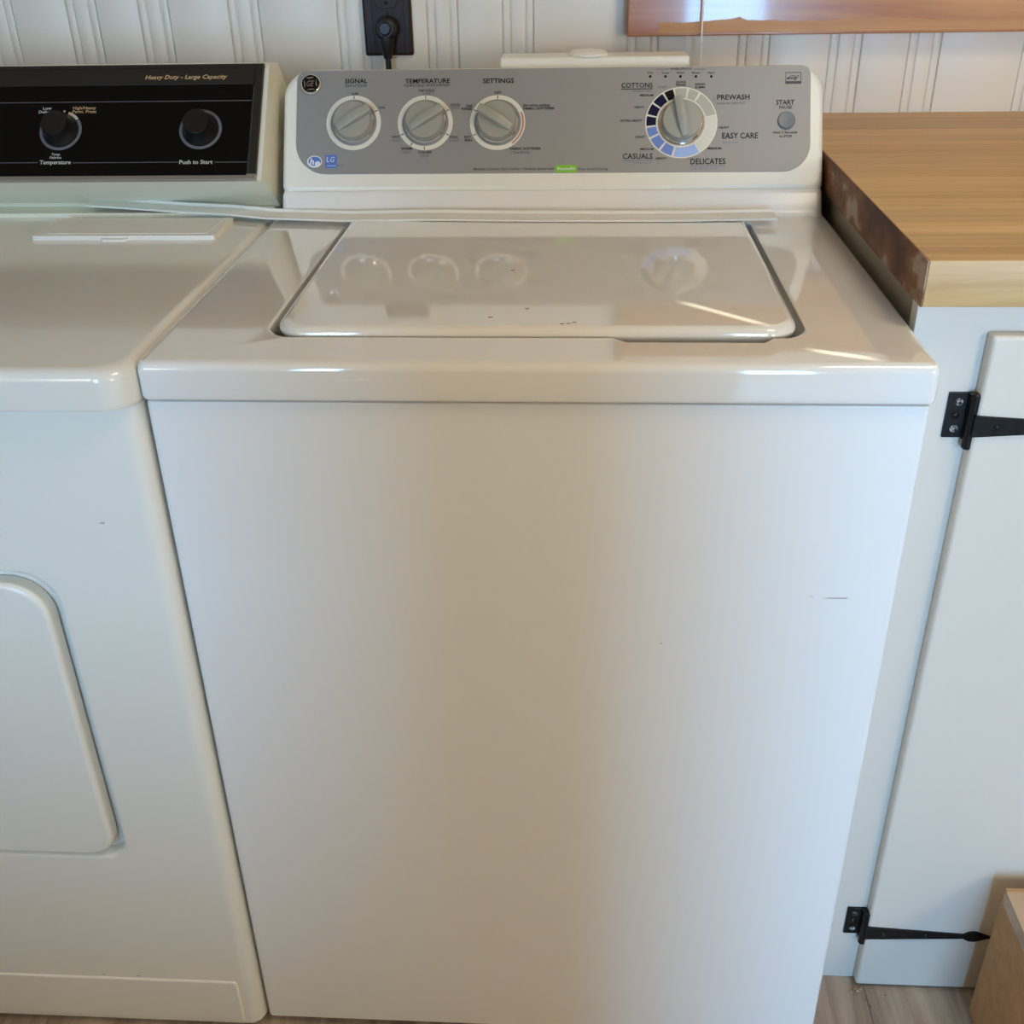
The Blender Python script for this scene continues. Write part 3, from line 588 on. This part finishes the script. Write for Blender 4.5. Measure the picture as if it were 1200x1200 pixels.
# ------------------------------------------------------------------ cardboard box on the floor
BX0, BX1, BY0, BY1, BH = 0.556, 0.930, -0.330, 0.062, 0.228
bx = thing('cardboard_box', (0.745, -0.134, 0), 'brown cardboard box with packing tape on the floor by the cabinet door', 'box')
part('carton', box(bmesh.new(), BX0, BX1, BY0, BY1, 0.0002, BH-0.004, 0.0015, 2), cardboard, bx)
for a, b in ((BX0+0.0005, 0.7438), (0.7462, BX1-0.0005)):
    part('flap', box(bmesh.new(), a, b, BY0+0.0005, BY1-0.0005, BH-0.004, BH, 0.0014, 2), cardboard, bx)
part('packing_tape', box(bmesh.new(), BX0-0.0006, BX0, -0.320, 0.055, BH-0.020, BH+0.0005), tape, bx)
part('packing_tape', box(bmesh.new(), BX0-0.0006, BX0+0.030, -0.320, 0.055, BH, BH+0.0006), tape, bx)
part('packing_tape', box(bmesh.new(), 0.72, 0.77, BY0, BY1, BH, BH+0.0007), tape, bx)
lb = part('shipping_label', box(bmesh.new(), 0.594, 0.70, -0.150, -0.020, BH, BH+0.0004), white_print, bx, None, 'white shipping label with a blue stripe')
part('label_stripe', box(bmesh.new(), 0.594, 0.70, -0.075, -0.040, BH+0.0004, BH+0.0006), logo_blue, lb)

# ------------------------------------------------------------------ on the back wall
ol = thing('wall_outlet', (-0.2395, RY1, 1.122), 'dark brown outlet cover plate on the beadboard wall', 'outlet')
FO = frame((-0.2395, RY1-0.0005, 1.122), (1, 0, 0), (0, 0, 1))
part('cover_plate', slab(bmesh.new(), rrect(-0.0355, 0.0355, -0.0575, 0.0575, 0.003, 3), 0, 0.007, 0.0045, 4), brown_plate, ol, FO)
part('plate_border', loft(bmesh.new(), [[(p[0], p[1], z) for p in rrect(-a, a, -b, b, 0.003, 3)] for a, b, z in ((0.0245, 0.049, 0.0065), (0.0245, 0.049, 0.0085), (0.0215, 0.046, 0.0085), (0.0215, 0.046, 0.0066))], False, False), brown_plate, ol, FO)
for v in (-0.0195, 0.0195):
    s = part('socket', slab(bmesh.new(), [(0.0172*math.cos(t)*1.0, v+max(-0.0135, min(0.0135, 0.0172*math.sin(t)))) for t in [2*math.pi*k/40 for k in range(40)]], 0.006, 0.0092, 0.0008, 2), brown_plate, ol, FO)
    for x in (-0.0063, 0.0063): part('slot', box(bmesh.new(), x-0.0011, x+0.0011, v+0.0005, v+0.0085, 0.0088, 0.0094), blackp, s, FO)
    part('slot', slab(bmesh.new(), circle(0, v-0.0065, 0.0024, 14), 0.0088, 0.0094), blackp, s, FO)
part('plate_screw', lathe(bmesh.new(), [(0.0032, 0.0068), (0.0030, 0.0082), (0.001, 0.0086)], 14), brown_plate, ol, FO)
pg = thing('power_plug', (-0.2395, RY1-0.01, 1.1025), 'black power plug in the lower socket, its cord running down behind the washer', 'plug')
FP = FO @ Matrix.Translation((0, -0.0195, 0.0095))
part('plug_body', slab(bmesh.new(), circle(0, 0, 0.0165, 36, 0.0165), 0.0003, 0.024, 0.007, 5), rubber, pg, FP)
part('plug_cap', slab(bmesh.new(), circle(0, 0.001, 0.0095, 30), 0.022, 0.0275, 0.003, 3), rubber, pg, FP)
bm = bmesh.new(); tube(bm, [(0, -0.004, 0.013), (0, -0.014, 0.013), (0, -0.024, 0.013), (0, -0.040, 0.0125)], [0.0120, 0.0115, 0.0095, 0.0060], 18)
part('strain_relief', bm, rubber, pg, FP)
bm = bmesh.new(); tube(bm, [(0, -0.036, 0.0125), (0, -0.06, 0.012), (0.001, -0.12, 0.012), (0.004, -0.30, 0.02), (0.01, -0.60, 0.03), (0.02, -1.00, 0.03), (0.04, -1.085, 0.04)], 0.0042, 12)
part('cord', bm, rubber, pg, FP)
wbz = thing('wooden_board', (0.7, RY1-0.02, 1.09), 'varnished orange-brown wooden board fixed to the wall above the countertop', 'board')
FB = frame((0, RY1-0.0003, 0), (1, 0, 0), (0, 0, 1))
bd_ = part('plank', box(bmesh.new(), 0.107, 1.55, 1.0885, 1.245, 0.0, 0.0330, 0.0018, 2), pine, wbz, FB)
bare = grain('bare_pine', (0.56, 0.29, 0.11), (0.44, 0.20, 0.065), (2.0, 30, 34), 0.5, bump=0.03)
pts = [(0.145, 1.0925)]; top = []
x = 0.150
while x < 1.50:
    top.append((x, 1.1065+0.0022*random.random()+0.0014*math.sin(x*31)+0.003*math.exp(-((x-0.262)/0.006)**2))); x += 0.008+0.006*random.random()
pts = [(0.143, 1.0925)]+[(1.705, 1.0925)]+list(reversed(top))
bm = bmesh.new(); lo = [(q[0], 1.0922) for q in top]
va = [[bm.verts.new((a[0], a[1], zz)) for a in top] for zz in (0.0328, 0.0334)]; vb = [[bm.verts.new((a[0], a[1], zz)) for a in lo] for zz in (0.0328, 0.0334)]
for k in range(len(top)-1):
    bm.faces.new((va[1][k], va[1][k+1], vb[1][k+1], vb[1][k])); bm.faces.new((va[0][k], va[0][k+1], va[1][k+1], va[1][k])); bm.faces.new((vb[0][k], vb[0][k+1], vb[1][k+1], vb[1][k]))
part('worn_edge', bm, bare, wbz, FB, 'lighter band where the varnish has worn off')
bm = bmesh.new(); tube(bm, [(0.2075, RY1-0.045, 1.60), (0.2085, RY1-0.045, 1.20), (0.2105, RY1-0.046, 1.06), (0.2115, RY1-0.047, 0.99)], 0.0013, 8)
tube(bm, [(0.2115, RY1-0.047, 0.992), (0.2115, RY1-0.047, 0.985), (0.2115, RY1-0.047, 0.962), (0.2115, RY1-0.047, 0.955)], [0.002, 0.005, 0.006, 0.003], 12)
tagged(part('pull_cord', bm, vinyl), 'thin white cord hanging in front of the wooden board', 'cord')

# ------------------------------------------------------------------ crumbs on the floor
crumb = mottled('crumb', (0.16, 0.10, 0.05), (0.55, 0.45, 0.28), 300, 0.8)
bm = bmesh.new()
for (x, y, s) in [(0.416, 0.086, 0.0022), (0.420, 0.083, 0.0028), (0.424, 0.087, 0.002), (0.411, 0.081, 0.0018), (0.428, 0.070, 0.0015), (0.432, 0.062, 0.0012), (0.440, 0.075, 0.001), (0.45, 0.066, 0.0014), (0.436, 0.049, 0.0016), (0.426, 0.058, 0.001), (0.455, 0.08, 0.0012)]:
    b2 = bmesh.ops.create_icosphere(bm, subdivisions=1, radius=s, matrix=Matrix.Translation((x, y, s*0.75)))
    for v in b2['verts']: v.co += Vector((random.uniform(-1, 1), random.uniform(-1, 1), random.uniform(-0.3, 0.5)))*s*0.3
o = tagged(part('crumbs', bm, crumb), 'scatter of dry crumbs on the floor under the cabinet hinge', 'crumbs'); o['kind'] = 'stuff'
